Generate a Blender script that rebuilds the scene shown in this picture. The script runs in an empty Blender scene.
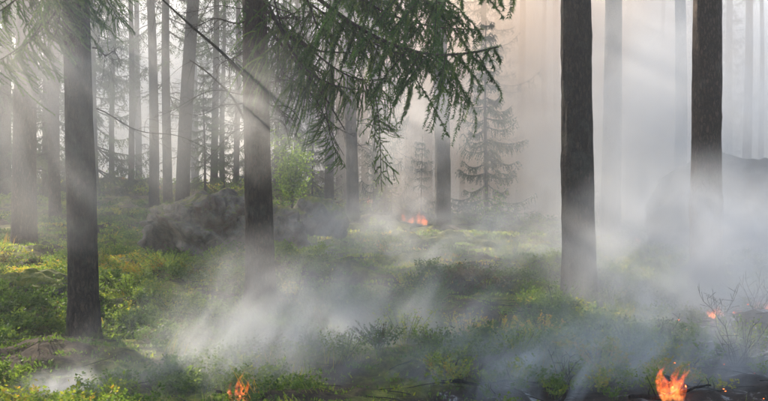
import bpy, math, random
import numpy as np
from mathutils import Vector, Matrix

# ------------------------------------------------------------------ camera, world, sun, exposure
scene = bpy.context.scene
COL = scene.collection
R = math.radians
FPX = 927.0                     # focal length in photograph pixels (768 wide)
HY = 190.0                      # horizon row
CZ = 1.62                       # eye height
cam_d = bpy.data.cameras.new('camera')
cam = bpy.data.objects.new('camera', cam_d); COL.objects.link(cam)
cam_d.sensor_width = 36; cam_d.lens = 36 * FPX / 768
cam_d.clip_start = 0.05; cam_d.clip_end = 3000
cam.location = (0, 0, CZ)
cam.rotation_euler = (R(90) - math.atan((200.5 - HY) / FPX), 0, 0)
scene.camera = cam

SUN_AZ, SUN_EL = -34.0, 25.0    # degrees: left of the view axis, above the horizon
world = bpy.data.worlds.new('World'); scene.world = world; world.use_nodes = True
wn = world.node_tree.nodes; wl = world.node_tree.links
bg = wn['Background']; sky = wn.new('ShaderNodeTexSky')
sky.sky_type = 'NISHITA'; sky.sun_disc = False
sky.sun_elevation = R(SUN_EL); sky.sun_rotation = R(SUN_AZ)
sky.air_density = 1.0; sky.dust_density = 2.0; sky.ozone_density = 1.0
wl.new(sky.outputs[0], bg.inputs[0]); bg.inputs[1].default_value = 0.15
sun_dir = Vector((math.sin(R(SUN_AZ)) * math.cos(R(SUN_EL)), math.cos(R(SUN_AZ)) * math.cos(R(SUN_EL)), math.sin(R(SUN_EL))))
sd = bpy.data.lights.new('sun', 'SUN'); sd.energy = 5.0; sd.angle = R(0.5); sd.color = (1.0, 0.86, 0.69)
sun = bpy.data.objects.new('sun', sd); COL.objects.link(sun)
sun.rotation_euler = sun_dir.to_track_quat('Z', 'Y').to_euler()
scene.view_settings.view_transform = 'Standard'; scene.view_settings.look = 'None'
scene.view_settings.gamma = 1.0; scene.view_settings.exposure = 1.4
cy = scene.cycles
scene.render.engine = 'CYCLES'
cy.use_denoising = True
try: cy.denoiser = 'OPENIMAGEDENOISE'
except Exception: pass
cy.max_bounces = 6; cy.diffuse_bounces = 2; cy.glossy_bounces = 1; cy.transmission_bounces = 2
cy.transparent_max_bounces = 6; cy.volume_bounces = 2
cy.volume_step_rate = 1.8; cy.volume_max_steps = 96
cy.use_adaptive_sampling = True; cy.adaptive_threshold = 0.02; cy.adaptive_min_samples = 32
cy.sample_clamp_indirect = 4.0
cy.caustics_reflective = False; cy.caustics_refractive = False

rng = np.random.default_rng(7); random.seed(7)

# ------------------------------------------------------------------ helpers
def link(o, parent=None):
    COL.objects.link(o)
    if parent is not None: o.parent = parent
    return o

def tag(o, label=None, cat=None, group=None, kind=None):
    if label: o['label'] = label
    if cat: o['category'] = cat
    if group: o['group'] = group
    if kind: o['kind'] = kind
    return o

def empty(name, loc, rz=0.0):
    o = bpy.data.objects.new(name, None); link(o); o.location = loc; o.rotation_euler = (0, 0, rz)
    o.empty_display_size = 0.2
    return o

def np_mesh(name, V, F, mat, tint=None, smooth=False):
    V = np.asarray(V, np.float32); F = np.asarray(F, np.int32)
    k = F.shape[1]
    me = bpy.data.meshes.new(name)
    me.vertices.add(len(V)); me.vertices.foreach_set('co', V.ravel())
    me.loops.add(F.size); me.loops.foreach_set('vertex_index', F.ravel())
    me.polygons.add(len(F)); me.polygons.foreach_set('loop_start', np.arange(0, F.size, k, dtype=np.int32))
    try: me.polygons.foreach_set('loop_total', np.full(len(F), k, np.int32))
    except Exception: pass
    me.polygons.foreach_set('use_smooth', np.full(len(F), smooth, bool))
    if tint is not None:
        a = me.attributes.new('tint', 'FLOAT', 'POINT'); a.data.foreach_set('value', np.asarray(tint, np.float32))
    me.update(calc_edges=True); me.validate()
    me.materials.append(mat)
    return me

def obj(name, me, parent=None, loc=(0, 0, 0)):
    o = bpy.data.objects.new(name, me); link(o, parent); o.location = loc
    return o

# value noise, vectorised
_perm = np.random.default_rng(11).permutation(4096)
_val = np.random.default_rng(12).random(4096) * 2 - 1
def _h(i, j, k):
    return _val[_perm[(_perm[(_perm[i & 4095] + j) & 4095] + k) & 4095]]
def vnoise(P):
    P = np.asarray(P, float); I = np.floor(P).astype(int); f = P - I; u = f * f * (3 - 2 * f)
    x, y, z = I[..., 0], I[..., 1], I[..., 2]; a, b, c = u[..., 0], u[..., 1], u[..., 2]
    def L(p, q, t): return p + (q - p) * t
    x0 = L(L(_h(x, y, z), _h(x+1, y, z), a), L(_h(x, y+1, z), _h(x+1, y+1, z), a), b)
    x1 = L(L(_h(x, y, z+1), _h(x+1, y, z+1), a), L(_h(x, y+1, z+1), _h(x+1, y+1, z+1), a), b)
    return L(x0, x1, c)
def fbm(P, oct=4, gain=0.5):
    s = 0; a = 1.0; P = np.asarray(P, float)
    for i in range(oct):
        s = s + a * vnoise(P * (2.03 ** i) + 17.3 * i); a *= gain
    return s

# ------------------------------------------------------------------ terrain height
CP = np.array([   # photograph column, row, depth in metres
    (-400, 330, 8), (84, 345, 9.5), (84, 395, 7.2), (-60, 300, 11), (20, 318, 10), (30, 285, 12), (100, 300, 11.5), (-100, 270, 15),
    (250, 398, 7.2), (384, 398, 7.2), (540, 396, 7.2), (700, 394, 7.3), (900, 380, 7.6), (180, 330, 10), (262, 302, 12), (180, 268, 15),
    (210, 262, 15.5), (262, 262, 15.5), (24, 250, 17), (55, 232, 21), (120, 225, 22), (120, 250, 16.5), (310, 258, 16), (312, 240, 19), (150, 212, 26),
    (182, 212, 26), (130, 190, 32), (60, 200, 28), (0, 205, 26), (100, 183, 36), (200, 196, 30), (235, 187, 36), (-100, 195, 32), (-60, 230, 20),
    (270, 198, 31), (300, 208, 26), (353, 220, 24), (330, 207, 29), (378, 215, 27), (443, 229, 22), (400, 234, 20), (480, 233, 20), (420, 224, 26),
    (340, 250, 16.5), (400, 262, 15.5), (460, 262, 15.5), (380, 290, 12.8), (440, 300, 11.8), (500, 285, 13), (520, 255, 17),
    (580, 298, 12.5), (520, 330, 10.2), (440, 345, 9.6), (340, 330, 10.3), (620, 272, 15), (612, 246, 23), (560, 248, 20), (706, 292, 13),
    (660, 320, 10.8), (768, 300, 12), (900, 300, 12), (700, 255, 20), (680, 246, 23), (760, 250, 22), (515, 222, 34), (560, 222, 36), (650, 228, 34), (900, 240, 24),
    (480, 222, 30), (-300, 220, 24), (1100, 250, 24)], float)
cpx = (CP[:, 0] - 384) / FPX * CP[:, 2]; cpy = CP[:, 2]; cpz = CZ - (CP[:, 1] - HY) / FPX * CP[:, 2]
def base_h(x, y):
    x = np.asarray(x, float); y = np.asarray(y, float)
    sh = x.shape; x = x.ravel(); y = y.ravel(); out = np.empty_like(x)
    for s in range(0, len(x), 20000):
        X = x[s:s+20000, None]; Y = y[s:s+20000, None]
        bw = 0.055 * cpy[None] + 0.25
        d2 = ((X - cpx) ** 2 + (Y - cpy) ** 2) / bw ** 2
        w = 1.0 / (d2 + 0.35) ** 2
        out[s:s+20000] = (w * cpz).sum(1) / w.sum(1)
    # beyond the crest everything falls gently to the lake level
    t = np.clip((y - 37) / 45, 0, 1); t = t * t * (3 - 2 * t)
    out = out * (1 - t) + (-2.5) * t
    return out.reshape(sh)
def height(x, y):
    x = np.asarray(x, float); y = np.asarray(y, float)
    z = base_h(x, y)
    P = np.stack([x, y, np.zeros_like(x)], -1)
    fade = np.clip((70 - y) / 30, 0, 1)
    z = z + fade * (0.17 * vnoise(P * 0.7 + 3.1) + 0.12 * (1 - 2 * np.abs(vnoise(P * 1.5 + 7))) * np.clip((y - 8) / 4, 0.3, 1) + 0.035 * vnoise(P * 5.5 + 9) + 0.012 * vnoise(P * 14))
    z = z + 0.35 * vnoise(P * 0.05) * np.clip((y - 45) / 60, 0, 3)
    return z
FIX = np.array([(84, 349, 9.5), (261, 312, 12), (579, 306, 12.5), (707, 303, 13.2), (443, 231, 22), (353, 220, 24), (611, 247, 23), (24, 252, 17), (300, 262, 15.6), (205, 270, 14.2),
                (384, 395, 7.4), (150, 385, 7.7), (520, 385, 7.7), (674, 397, 7.2), (238, 399, 7.1), (400, 238, 18.5), (450, 240, 18.5), (350, 246, 17.5), (480, 250, 17), (400, 300, 12), (470, 310, 11.3), (660, 300, 12.6), (180, 330, 10.2)], float)
_raw = height
_fx = (FIX[:, 0] - 384) / FPX * FIX[:, 2]; _fz = CZ - (FIX[:, 1] - HY) / FPX * FIX[:, 2] - _raw(_fx, FIX[:, 2])
_fr = 0.07 * FIX[:, 2] + 0.2
def height(x, y):
    x = np.asarray(x, float); y = np.asarray(y, float); z = _raw(x, y)
    w = np.stack([np.exp(-((x - a) ** 2 + (y - b) ** 2) / r ** 2) for a, b, r in zip(_fx, FIX[:, 2], _fr)])
    wz = (w * _fz.reshape((-1,) + (1,) * x.ndim)).sum(0) / np.maximum(1.0, w.sum(0))
    return z + wz
def H1(x, y): return float(height(np.array([x]), np.array([y]))[0])
def at(px, d, sink=0.03):
    x = (px - 384) / FPX * d
    return (x, d, H1(x, d) - sink)
def pix(px, py, d):
    return Vector(((px - 384) / FPX * d, d, CZ - (py - HY) / FPX * d))

# ------------------------------------------------------------------ materials
def newmat(name):
    m = bpy.data.materials.new(name); m.use_nodes = True
    nt = m.node_tree; nt.nodes.clear()
    out = nt.nodes.new('ShaderNodeOutputMaterial')
    return m, nt, nt.nodes, nt.links, out
def ramp(N, stops, interp='LINEAR'):
    r = N.new('ShaderNodeValToRGB'); cr = r.color_ramp; cr.interpolation = interp
    while len(cr.elements) > 1: cr.elements.remove(cr.elements[-1])
    cr.elements[0].position = stops[0][0]; cr.elements[0].color = (*stops[0][1], 1)
    for p, c in stops[1:]:
        e = cr.elements.new(p); e.color = (*c, 1)
    return r
def noise(N, L, scale, detail=4, rough=0.55, coord=None, dist=0.0):
    n = N.new('ShaderNodeTexNoise'); n.inputs['Scale'].default_value = scale
    n.inputs['Detail'].default_value = detail; n.inputs['Roughness'].default_value = rough
    n.inputs['Distortion'].default_value = dist
    if coord is not None: L.new(coord, n.inputs['Vector'])
    return n
def math_(N, L, op, a, b=None, c=None, clamp=False):
    m = N.new('ShaderNodeMath'); m.operation = op; m.use_clamp = clamp
    for i, v in enumerate((a, b, c)):
        if v is None: continue
        if isinstance(v, (int, float)): m.inputs[i].default_value = v
        else: L.new(v, m.inputs[i])
    return m.outputs[0]
def mixc(N, L, fac, a, b, blend='MIX'):
    m = N.new('ShaderNodeMix'); m.data_type = 'RGBA'; m.blend_type = blend
    for sock, v in ((m.inputs[0], fac), (m.inputs[6], a), (m.inputs[7], b)):
        if isinstance(v, (int, float)): sock.default_value = v
        elif isinstance(v, tuple): sock.default_value = (*v, 1)
        else: L.new(v, sock)
    return m.outputs[2]

def leaf_mat(name, stops, trans=0.45, rough=0.6):
    m, nt, N, L, out = newmat(name)
    at_ = N.new('ShaderNodeAttribute'); at_.attribute_name = 'tint'
    r = ramp(N, stops); L.new(at_.outputs['Fac'], r.inputs[0])
    p = N.new('ShaderNodeBsdfPrincipled'); L.new(r.outputs[0], p.inputs['Base Color'])
    p.inputs['Roughness'].default_value = rough; p.inputs['Specular IOR Level'].default_value = 0.25
    t = N.new('ShaderNodeBsdfTranslucent')
    tc = mixc(N, L, 1.0, r.outputs[0], (1.5, 1.6, 0.8), 'MULTIPLY')
    L.new(tc, t.inputs[0])
    mx = N.new('ShaderNodeMixShader'); mx.inputs[0].default_value = trans
    L.new(p.outputs[0], mx.inputs[1]); L.new(t.outputs[0], mx.inputs[2]); L.new(mx.outputs[0], out.inputs[0])
    return m
M_needle = leaf_mat('spruce_needles', [(0, (0.055, 0.045, 0.03)), (0.08, (0.022, 0.045, 0.014)), (0.6, (0.045, 0.11, 0.028)), (1, (0.13, 0.20, 0.04))], 0.45)
M_far = leaf_mat('far_needles', [(0, (0.03, 0.03, 0.02)), (0.5, (0.035, 0.06, 0.03)), (1, (0.08, 0.11, 0.04))], 0.35)
M_under = leaf_mat('undergrowth_leaves', [(0, (0.05, 0.03, 0.015)), (0.2, (0.09, 0.065, 0.025)), (0.3, (0.035, 0.07, 0.018)), (0.6, (0.11, 0.165, 0.034)),
                                    (0.78, (0.20, 0.25, 0.045)), (0.92, (0.36, 0.31, 0.05)), (1, (0.44, 0.25, 0.04))], 0.5)
M_birch = leaf_mat('fresh_leaves', [(0, (0.06, 0.12, 0.02)), (1, (0.20, 0.27, 0.04))], 0.55)

def bark_mat(name, c0, c1, c2, sx=18, sz=5, lichen=0.35, moss=0.85):
    m, nt, N, L, out = newmat(name)
    tc = N.new('ShaderNodeTexCoord')
    mp = N.new('ShaderNodeMapping'); mp.inputs['Scale'].default_value = (sx, sx, sz); L.new(tc.outputs['Object'], mp.inputs[0])
    v = N.new('ShaderNodeTexVoronoi'); v.feature = 'DISTANCE_TO_EDGE'; v.inputs['Scale'].default_value = 1.0
    nw = noise(N, L, 2.2, 3, 0.6, mp.outputs[0])
    ad = N.new('ShaderNodeVectorMath'); ad.operation = 'MULTIPLY_ADD'
    L.new(nw.outputs['Color'], ad.inputs[0]); ad.inputs[1].default_value = (1.6, 1.6, 1.6); L.new(mp.outputs[0], ad.inputs[2])
    L.new(ad.outputs[0], v.inputs['Vector'])
    v2 = N.new('ShaderNodeTexVoronoi'); v2.inputs['Scale'].default_value = 1.0; L.new(ad.outputs[0], v2.inputs['Vector'])
    crack = math_(N, L, 'MULTIPLY', v.outputs['Distance'], 2.6, clamp=True)
    n1 = noise(N, L, 3.0, 6, 0.7, mp.outputs[0])
    sep = N.new('ShaderNodeSeparateColor'); L.new(v2.outputs['Color'], sep.inputs[0])
    plate = mixc(N, L, sep.outputs[0], c1, c2)
    cc = mixc(N, L, crack, c0, plate)
    cc = mixc(N, L, n1.outputs['Fac'], cc, mixc(N, L, 0.5, cc, (0.02, 0.016, 0.014)))
    nl = noise(N, L, 2.6, 5, 0.7, tc.outputs['Object'])
    lr = ramp(N, [(0.52, (0, 0, 0)), (0.66, (1, 1, 1))]); L.new(nl.outputs['Fac'], lr.inputs[0])
    lf = math_(N, L, 'MULTIPLY', lr.outputs[0], lichen)
    cc = mixc(N, L, lf, cc, (0.12, 0.125, 0.10))
    sz_ = N.new('ShaderNodeSeparateXYZ'); L.new(tc.outputs['Object'], sz_.inputs[0])
    mo = math_(N, L, 'SUBTRACT', math_(N, L, 'MULTIPLY', nl.outputs['Fac'], 1.6), math_(N, L, 'ADD', math_(N, L, 'MULTIPLY', sz_.outputs['Z'], 1.3), 0.42))
    mo = math_(N, L, 'MULTIPLY', math_(N, L, 'MULTIPLY', mo, 5.0, clamp=True), moss)
    cc = mixc(N, L, mo, cc, (0.07, 0.085, 0.02))
    p = N.new('ShaderNodeBsdfPrincipled'); L.new(cc, p.inputs['Base Color']); p.inputs['Roughness'].default_value = 0.9
    p.inputs['Specular IOR Level'].default_value = 0.2
    hgt = math_(N, L, 'ADD', math_(N, L, 'MULTIPLY', crack, 0.6), math_(N, L, 'MULTIPLY', n1.outputs['Fac'], 0.5))
    b = N.new('ShaderNodeBump'); b.inputs['Strength'].default_value = 0.9; b.inputs['Distance'].default_value = 0.035
    L.new(hgt, b.inputs['Height']); L.new(b.outputs[0], p.inputs['Normal']); L.new(p.outputs[0], out.inputs[0])
    return m
M_bark = bark_mat('spruce_bark', (0.014, 0.011, 0.010), (0.055, 0.037, 0.028), (0.10, 0.068, 0.052), sx=24, sz=8)
M_pine = bark_mat('pine_bark', (0.03, 0.018, 0.012), (0.085, 0.055, 0.042), (0.17, 0.11, 0.085), sx=24, sz=8, lichen=0.2)
M_twig = bark_mat('dead_twigs', (0.03, 0.025, 0.02), (0.07, 0.058, 0.048), (0.11, 0.095, 0.08), 30, 10, 0.5, 0.0)

def rock_mat(name, moss=0.5, base=((0.07, 0.06, 0.055), (0.20, 0.175, 0.16))):
    m, nt, N, L, out = newmat(name)
    tc = N.new('ShaderNodeTexCoord'); geo = N.new('ShaderNodeNewGeometry')
    n1 = noise(N, L, 3.5, 8, 0.68, tc.outputs['Object'], 0.6); n2 = noise(N, L, 24, 5, 0.7, tc.outputs['Object'])
    c = ramp(N, [(0.3, base[0]), (0.5, tuple((a + b) / 2 for a, b in zip(*base))), (0.7, base[1])]); L.new(n1.outputs['Fac'], c.inputs[0])
    rust = ramp(N, [(0.5, (0, 0, 0)), (0.64, (1, 1, 1))]); n3 = noise(N, L, 1.7, 5, 0.6, tc.outputs['Object'], 1.0); L.new(n3.outputs['Fac'], rust.inputs[0])
    cc = mixc(N, L, math_(N, L, 'MULTIPLY', rust.outputs[0], 0.75), c.outputs[0], (0.12, 0.06, 0.035))
    lich = ramp(N, [(0.58, (0, 0, 0)), (0.63, (1, 1, 1))]); n4 = noise(N, L, 7, 4, 0.6, tc.outputs['Object'], 0.3); L.new(n4.outputs['Fac'], lich.inputs[0])
    cc = mixc(N, L, math_(N, L, 'MULTIPLY', lich.outputs[0], 0.5), cc, (0.26, 0.25, 0.22))
    cc = mixc(N, L, 0.45, cc, mixc(N, L, 1.0, cc, n2.outputs['Color'], 'MULTIPLY'))
    sx = N.new('ShaderNodeSeparateXYZ'); L.new(geo.outputs['Normal'], sx.inputs[0])
    nm = noise(N, L, 3.5, 7, 0.7, tc.outputs['Object'])
    mf = math_(N, L, 'ADD', sx.outputs['Z'], math_(N, L, 'MULTIPLY', nm.outputs['Fac'], 1.5))
    mr = ramp(N, [(0.0, (0, 0, 0)), (1, (1, 1, 1))])
    mf = math_(N, L, 'MULTIPLY', math_(N, L, 'SUBTRACT', mf, 1.95 - moss), 3.5, clamp=True)
    mossc = ramp(N, [(0.3, (0.06, 0.075, 0.018)), (0.52, (0.16, 0.16, 0.03)), (0.7, (0.30, 0.24, 0.05))])
    n5 = noise(N, L, 9, 5, 0.7, tc.outputs['Object']); L.new(n5.outputs['Fac'], mossc.inputs[0])
    cc = mixc(N, L, mf, cc, mossc.outputs[0])
    p = N.new('ShaderNodeBsdfPrincipled'); L.new(cc, p.inputs['Base Color']); p.inputs['Roughness'].default_value = 0.92
    p.inputs['Specular IOR Level'].default_value = 0.2
    b = N.new('ShaderNodeBump'); b.inputs['Strength'].default_value = 1.0; b.inputs['Distance'].default_value = 0.05
    L.new(math_(N, L, 'ADD', n1.outputs['Fac'], math_(N, L, 'MULTIPLY', n2.outputs['Fac'], 0.35)), b.inputs['Height'])
    L.new(b.outputs[0], p.inputs['Normal']); L.new(p.outputs[0], out.inputs[0])
    return m
DKR = ((0.045, 0.036, 0.029), (0.40, 0.32, 0.25))
M_rock = rock_mat('granite_with_moss', 0.45, DKR)
M_mossrock = rock_mat('moss_covered_rock', 0.95)
M_greyrock = rock_mat('bare_grey_rock', 0.15)

def ground_mat():
    m, nt, N, L, out = newmat('forest_floor')
    tc = N.new('ShaderNodeTexCoord'); co = tc.outputs['Object']
    a = N.new('ShaderNodeAttribute'); a.attribute_name = 'tint'          # burnt share
    n1 = noise(N, L, 1.1, 7, 0.65, co, 0.4); n2 = noise(N, L, 11, 7, 0.75, co); n3 = noise(N, L, 3.2, 6, 0.7, co, 0.8)
    litter = ramp(N, [(0.3, (0.022, 0.017, 0.012)), (0.5, (0.065, 0.045, 0.028)), (0.68, (0.14, 0.10, 0.055))]); L.new(n2.outputs['Fac'], litter.inputs[0])
    moss = ramp(N, [(0.3, (0.05, 0.07, 0.015)), (0.5, (0.15, 0.16, 0.03)), (0.66, (0.30, 0.26, 0.055)), (0.8, (0.38, 0.30, 0.10))]); L.new(n2.outputs['Fac'], moss.inputs[0])
    mm = ramp(N, [(0.42, (0, 0, 0)), (0.56, (1, 1, 1))]); L.new(n1.outputs['Fac'], mm.inputs[0])
    cc = mixc(N, L, mm.outputs[0], litter.outputs[0], moss.outputs[0])
    burnt = ramp(N, [(0.35, (0.010, 0.009, 0.008)), (0.55, (0.05, 0.033, 0.024)), (0.57, (0.11, 0.095, 0.085)), (0.64, (0.48, 0.47, 0.46))]); L.new(n3.outputs['Fac'], burnt.inputs[0])
    bf = math_(N, L, 'MULTIPLY', math_(N, L, 'SUBTRACT', math_(N, L, 'ADD', a.outputs['Fac'], math_(N, L, 'MULTIPLY', n1.outputs['Fac'], 0.8)), 0.85), 4.0, clamp=True)
    cc = mixc(N, L, bf, cc, burnt.outputs[0])
    p = N.new('ShaderNodeBsdfPrincipled'); L.new(cc, p.inputs['Base Color']); p.inputs['Roughness'].default_value = 0.95
    p.inputs['Specular IOR Level'].default_value = 0.15
    b = N.new('ShaderNodeBump'); b.inputs['Strength'].default_value = 1.0; b.inputs['Distance'].default_value = 0.04
    L.new(n2.outputs['Fac'], b.inputs['Height']); L.new(b.outputs[0], p.inputs['Normal']); L.new(p.outputs[0], out.inputs[0])
    return m
M_ground = ground_mat()

def smoke_mat(name, gain, thr=0.45, nscale=2.0, stretch=(1, 1, 1), tilt=0.0, color=(0.86, 0.88, 0.92), aniso=0.3, seed=0.0, rough=0.58, detail=4, edge=1.7):
    """Density: billows of noise (metres), fading to nothing at the skin of the closed shape (unit sphere in object space)."""
    m, nt, N, L, out = newmat(name)
    tc = N.new('ShaderNodeTexCoord'); geo = N.new('ShaderNodeNewGeometry')
    ln = N.new('ShaderNodeVectorMath'); ln.operation = 'LENGTH'; L.new(tc.outputs['Object'], ln.inputs[0])
    fall = math_(N, L, 'MULTIPLY', math_(N, L, 'SUBTRACT', 1.0, ln.outputs['Value']), edge, clamp=True)
    fall = math_(N, L, 'POWER', fall, 1.5)
    mp = N.new('ShaderNodeMapping'); mp.inputs['Scale'].default_value = stretch; mp.inputs['Location'].default_value = (seed, seed * 0.7, -seed)
    vr = N.new('ShaderNodeVectorRotate'); vr.rotation_type = 'Y_AXIS'; vr.inputs['Angle'].default_value = tilt
    L.new(geo.outputs['Position'], vr.inputs['Vector']); L.new(vr.outputs[0], mp.inputs[0])
    n = noise(N, L, nscale, detail, rough, mp.outputs[0], 1.4)
    nn = math_(N, L, 'MULTIPLY', math_(N, L, 'SUBTRACT', n.outputs['Fac'], thr), 4.5, clamp=True)
    d = math_(N, L, 'MULTIPLY', math_(N, L, 'MULTIPLY', nn, fall), gain)
    pv = N.new('ShaderNodeVolumePrincipled')
    pv.inputs['Color'].default_value = (*color, 1); pv.inputs['Anisotropy'].default_value = aniso
    pv.inputs['Density Attribute'].default_value = ''
    L.new(d, pv.inputs['Density']); L.new(pv.outputs[0], out.inputs['Volume'])
    return m

def flame_mat(name, strength):
    m, nt, N, L, out = newmat(name)
    tc = N.new('ShaderNodeTexCoord'); sx = N.new('ShaderNodeSeparateXYZ'); L.new(tc.outputs['Generated'], sx.inputs[0])
    c = ramp(N, [(0.0, (1.0, 0.36, 0.10)), (0.3, (1.0, 0.21, 0.045)), (0.75, (1.0, 0.11, 0.02)), (1.0, (0.8, 0.06, 0.01))]); L.new(sx.outputs['Z'], c.inputs[0])
    n = noise(N, L, 22, 3, 0.6, tc.outputs['Object'])
    s = math_(N, L, 'MULTIPLY', math_(N, L, 'POWER', n.outputs['Fac'], 4.0), strength * 18)
    e = N.new('ShaderNodeEmission'); L.new(c.outputs[0], e.inputs[0]); L.new(s, e.inputs[1])
    L.new(e.outputs[0], out.inputs['Volume'])
    return m
M_flame = flame_mat('flame_glow', 4.2)
M_farflame = flame_mat('far_flame_glow', 1.6)

# ------------------------------------------------------------------ the ground
def burnt_share(x, y):
    """How far the fire has eaten the ground: most along the near edge, right of the middle."""
    px = 384 + FPX * x / np.maximum(y, 1)
    near = np.clip((8.35 - y) / 1.0, 0, 1) * np.clip((px - 330) / 150, 0.12, 1)
    right = np.clip((px - 665) / 50, 0, 1) * np.clip((13 - y) / 2, 0, 1)
    return np.clip(np.maximum(near, right) * (y > 4), 0, 1)
def build_ground():
    u = np.linspace(-1, 1, 401); xs = 9 * u + 20 * u ** 3 + 300 * np.sign(u) * np.abs(u) ** 9
    ys = np.concatenate([np.linspace(-40, 4.8, 16), np.geomspace(5, 45, 380), np.geomspace(47, 420, 34)])
    X, Y = np.meshgrid(xs, ys)
    Z = height(X, Y)
    V = np.stack([X, Y, Z], -1).reshape(-1, 3)
    nx, ny = len(xs), len(ys)
    i = np.arange(nx - 1)[None] + nx * np.arange(ny - 1)[:, None]
    F = np.stack([i, i + 1, i + nx + 1, i + nx], -1).reshape(-1, 4)
    me = np_mesh('ground', V, F, M_ground, burnt_share(V[:, 0], V[:, 1]), True)
    tag(obj('ground', me), kind='structure')
build_ground()

# ------------------------------------------------------------------ trunks, branches, crowns
def trunk_mesh(name, r0, Ht, mat, segs=28, flare=0.55, bend=(0, 0), seed=0, rough=0.03, top=0.08):
    rg = np.random.default_rng(seed)
    z = np.concatenate([np.linspace(-0.35, 1.0, 16)[:-1], np.linspace(1.0, min(9, Ht), 70 if segs > 20 else 24)[:-1], np.linspace(min(9, Ht), Ht, 10)])
    th = np.linspace(0, 2 * np.pi, segs, endpoint=False)
    Zg, T = np.meshgrid(z, th, indexing='ij')
    t = np.clip(Zg / Ht, 0, 1)
    r = r0 * (top + (1 - top) * (1 - t) ** 0.75)
    ph = rg.random(6) * 6.28
    lob = 1 + 0.35 * np.sin(3 * T + ph[0]) + 0.25 * np.sin(5 * T + ph[1]) + 0.15 * np.sin(8 * T + ph[4])
    r = r + r0 * flare * np.exp(-np.maximum(Zg + 0.1, 0) / 0.22) * lob * 0.8
    P = np.stack([np.cos(T) * 3.0 / 1, np.sin(T) * 3.0, Zg * 2.2 + seed], -1)
    r = r * (1 + rough * fbm(P * np.array([2.2, 2.2, 1.0]), 4, 0.7) + 0.03 * np.sin(T * 2 + ph[2] + Zg * 0.3))
    cx = bend[0] * (Zg / Ht) + 0.05 * np.sin(Zg * 0.45 + ph[3]); cyy = bend[1] * (Zg / Ht) + 0.04 * np.sin(Zg * 0.38 + ph[5])
    cx = cx - 0.05 * np.sin(ph[3]); cyy = cyy - 0.04 * np.sin(ph[5])
    V = np.stack([cx + r * np.cos(T), cyy + r * np.sin(T), Zg], -1).reshape(-1, 3)
    n = len(z); i = (np.arange(n - 1)[:, None] * segs + np.arange(segs)[None]); j = (np.arange(n - 1)[:, None] * segs + (np.arange(segs)[None] + 1) % segs)
    F = np.stack([i, j, j + segs, i + segs], -1).reshape(-1, 4)
    return np_mesh(name, V, F, mat, None, True)

def tube(pts, rad, segs=5):
    """polyline tube; returns V, F (quads)"""
    P = np.asarray(pts, float); n = len(P); rad = np.asarray(rad, float) * np.ones(n)
    T = np.gradient(P, axis=0); T /= np.linalg.norm(T, axis=1)[:, None] + 1e-9
    up = np.array([0.13, 0.2, 1.0]); A = np.cross(T, up); A /= np.linalg.norm(A, axis=1)[:, None] + 1e-9; B = np.cross(T, A)
    th = np.linspace(0, 2 * np.pi, segs, endpoint=False)
    V = P[:, None] + rad[:, None, None] * (np.cos(th)[None, :, None] * A[:, None] + np.sin(th)[None, :, None] * B[:, None])
    i = np.arange(n - 1)[:, None] * segs + np.arange(segs)[None]; j = np.arange(n - 1)[:, None] * segs + (np.arange(segs)[None] + 1) % segs
    F = np.stack([i, j, j + segs, i + segs], -1).reshape(-1, 4)
    return V.reshape(-1, 3), F
class Bag:
    """collects triangles"""
    def __init__(s): s.V = []; s.F = []; s.T = []; s.n = 0
    def add(s, V, F, t=0.0):
        F = np.asarray(F)
        if F.shape[1] == 4: F = np.concatenate([F[:, [0, 1, 2]], F[:, [0, 2, 3]]])
        s.V.append(V); s.F.append(F + s.n); s.T.append(np.ones(len(V)) * t); s.n += len(V)
    def mesh(s, name, mat, smooth=False):
        return np_mesh(name, np.concatenate(s.V), np.concatenate(s.F), mat, np.concatenate(s.T), smooth)

def needles(path, per, ln, wd, rg, spread=0.9):
    """needle blades round each point of every path: path (N, k, 3) -> triangles"""
    N_, k, _ = path.shape
    T = np.gradient(path, axis=1); T /= np.linalg.norm(T, axis=2)[..., None] + 1e-9
    C = np.repeat(path[:, :, None], per, 2); Tt = np.repeat(T[:, :, None], per, 2)
    C = C + Tt * rg.uniform(-0.5, 0.5, C.shape[:3])[..., None] * (np.linalg.norm(path[:, 1] - path[:, 0], axis=1)[:, None, None, None])
    Rn = rg.normal(size=C.shape); Rn -= (Rn * Tt).sum(-1)[..., None] * Tt; Rn /= np.linalg.norm(Rn, axis=-1)[..., None] + 1e-9
    Dn = Tt * 0.8 + Rn * spread; Dn /= np.linalg.norm(Dn, axis=-1)[..., None]
    S = np.cross(Dn, rg.normal(size=C.shape)); S /= np.linalg.norm(S, axis=-1)[..., None] + 1e-9
    l = ln * rg.uniform(0.6, 1.25, C.shape[:3])[..., None]
    a = C - S * wd * 0.5; b = C + S * wd * 0.5; c = C + Dn * l
    V = np.stack([a, b, c], -2).reshape(-1, 3)
    F = np.arange(len(V)).reshape(-1, 3)
    return V, F

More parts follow.
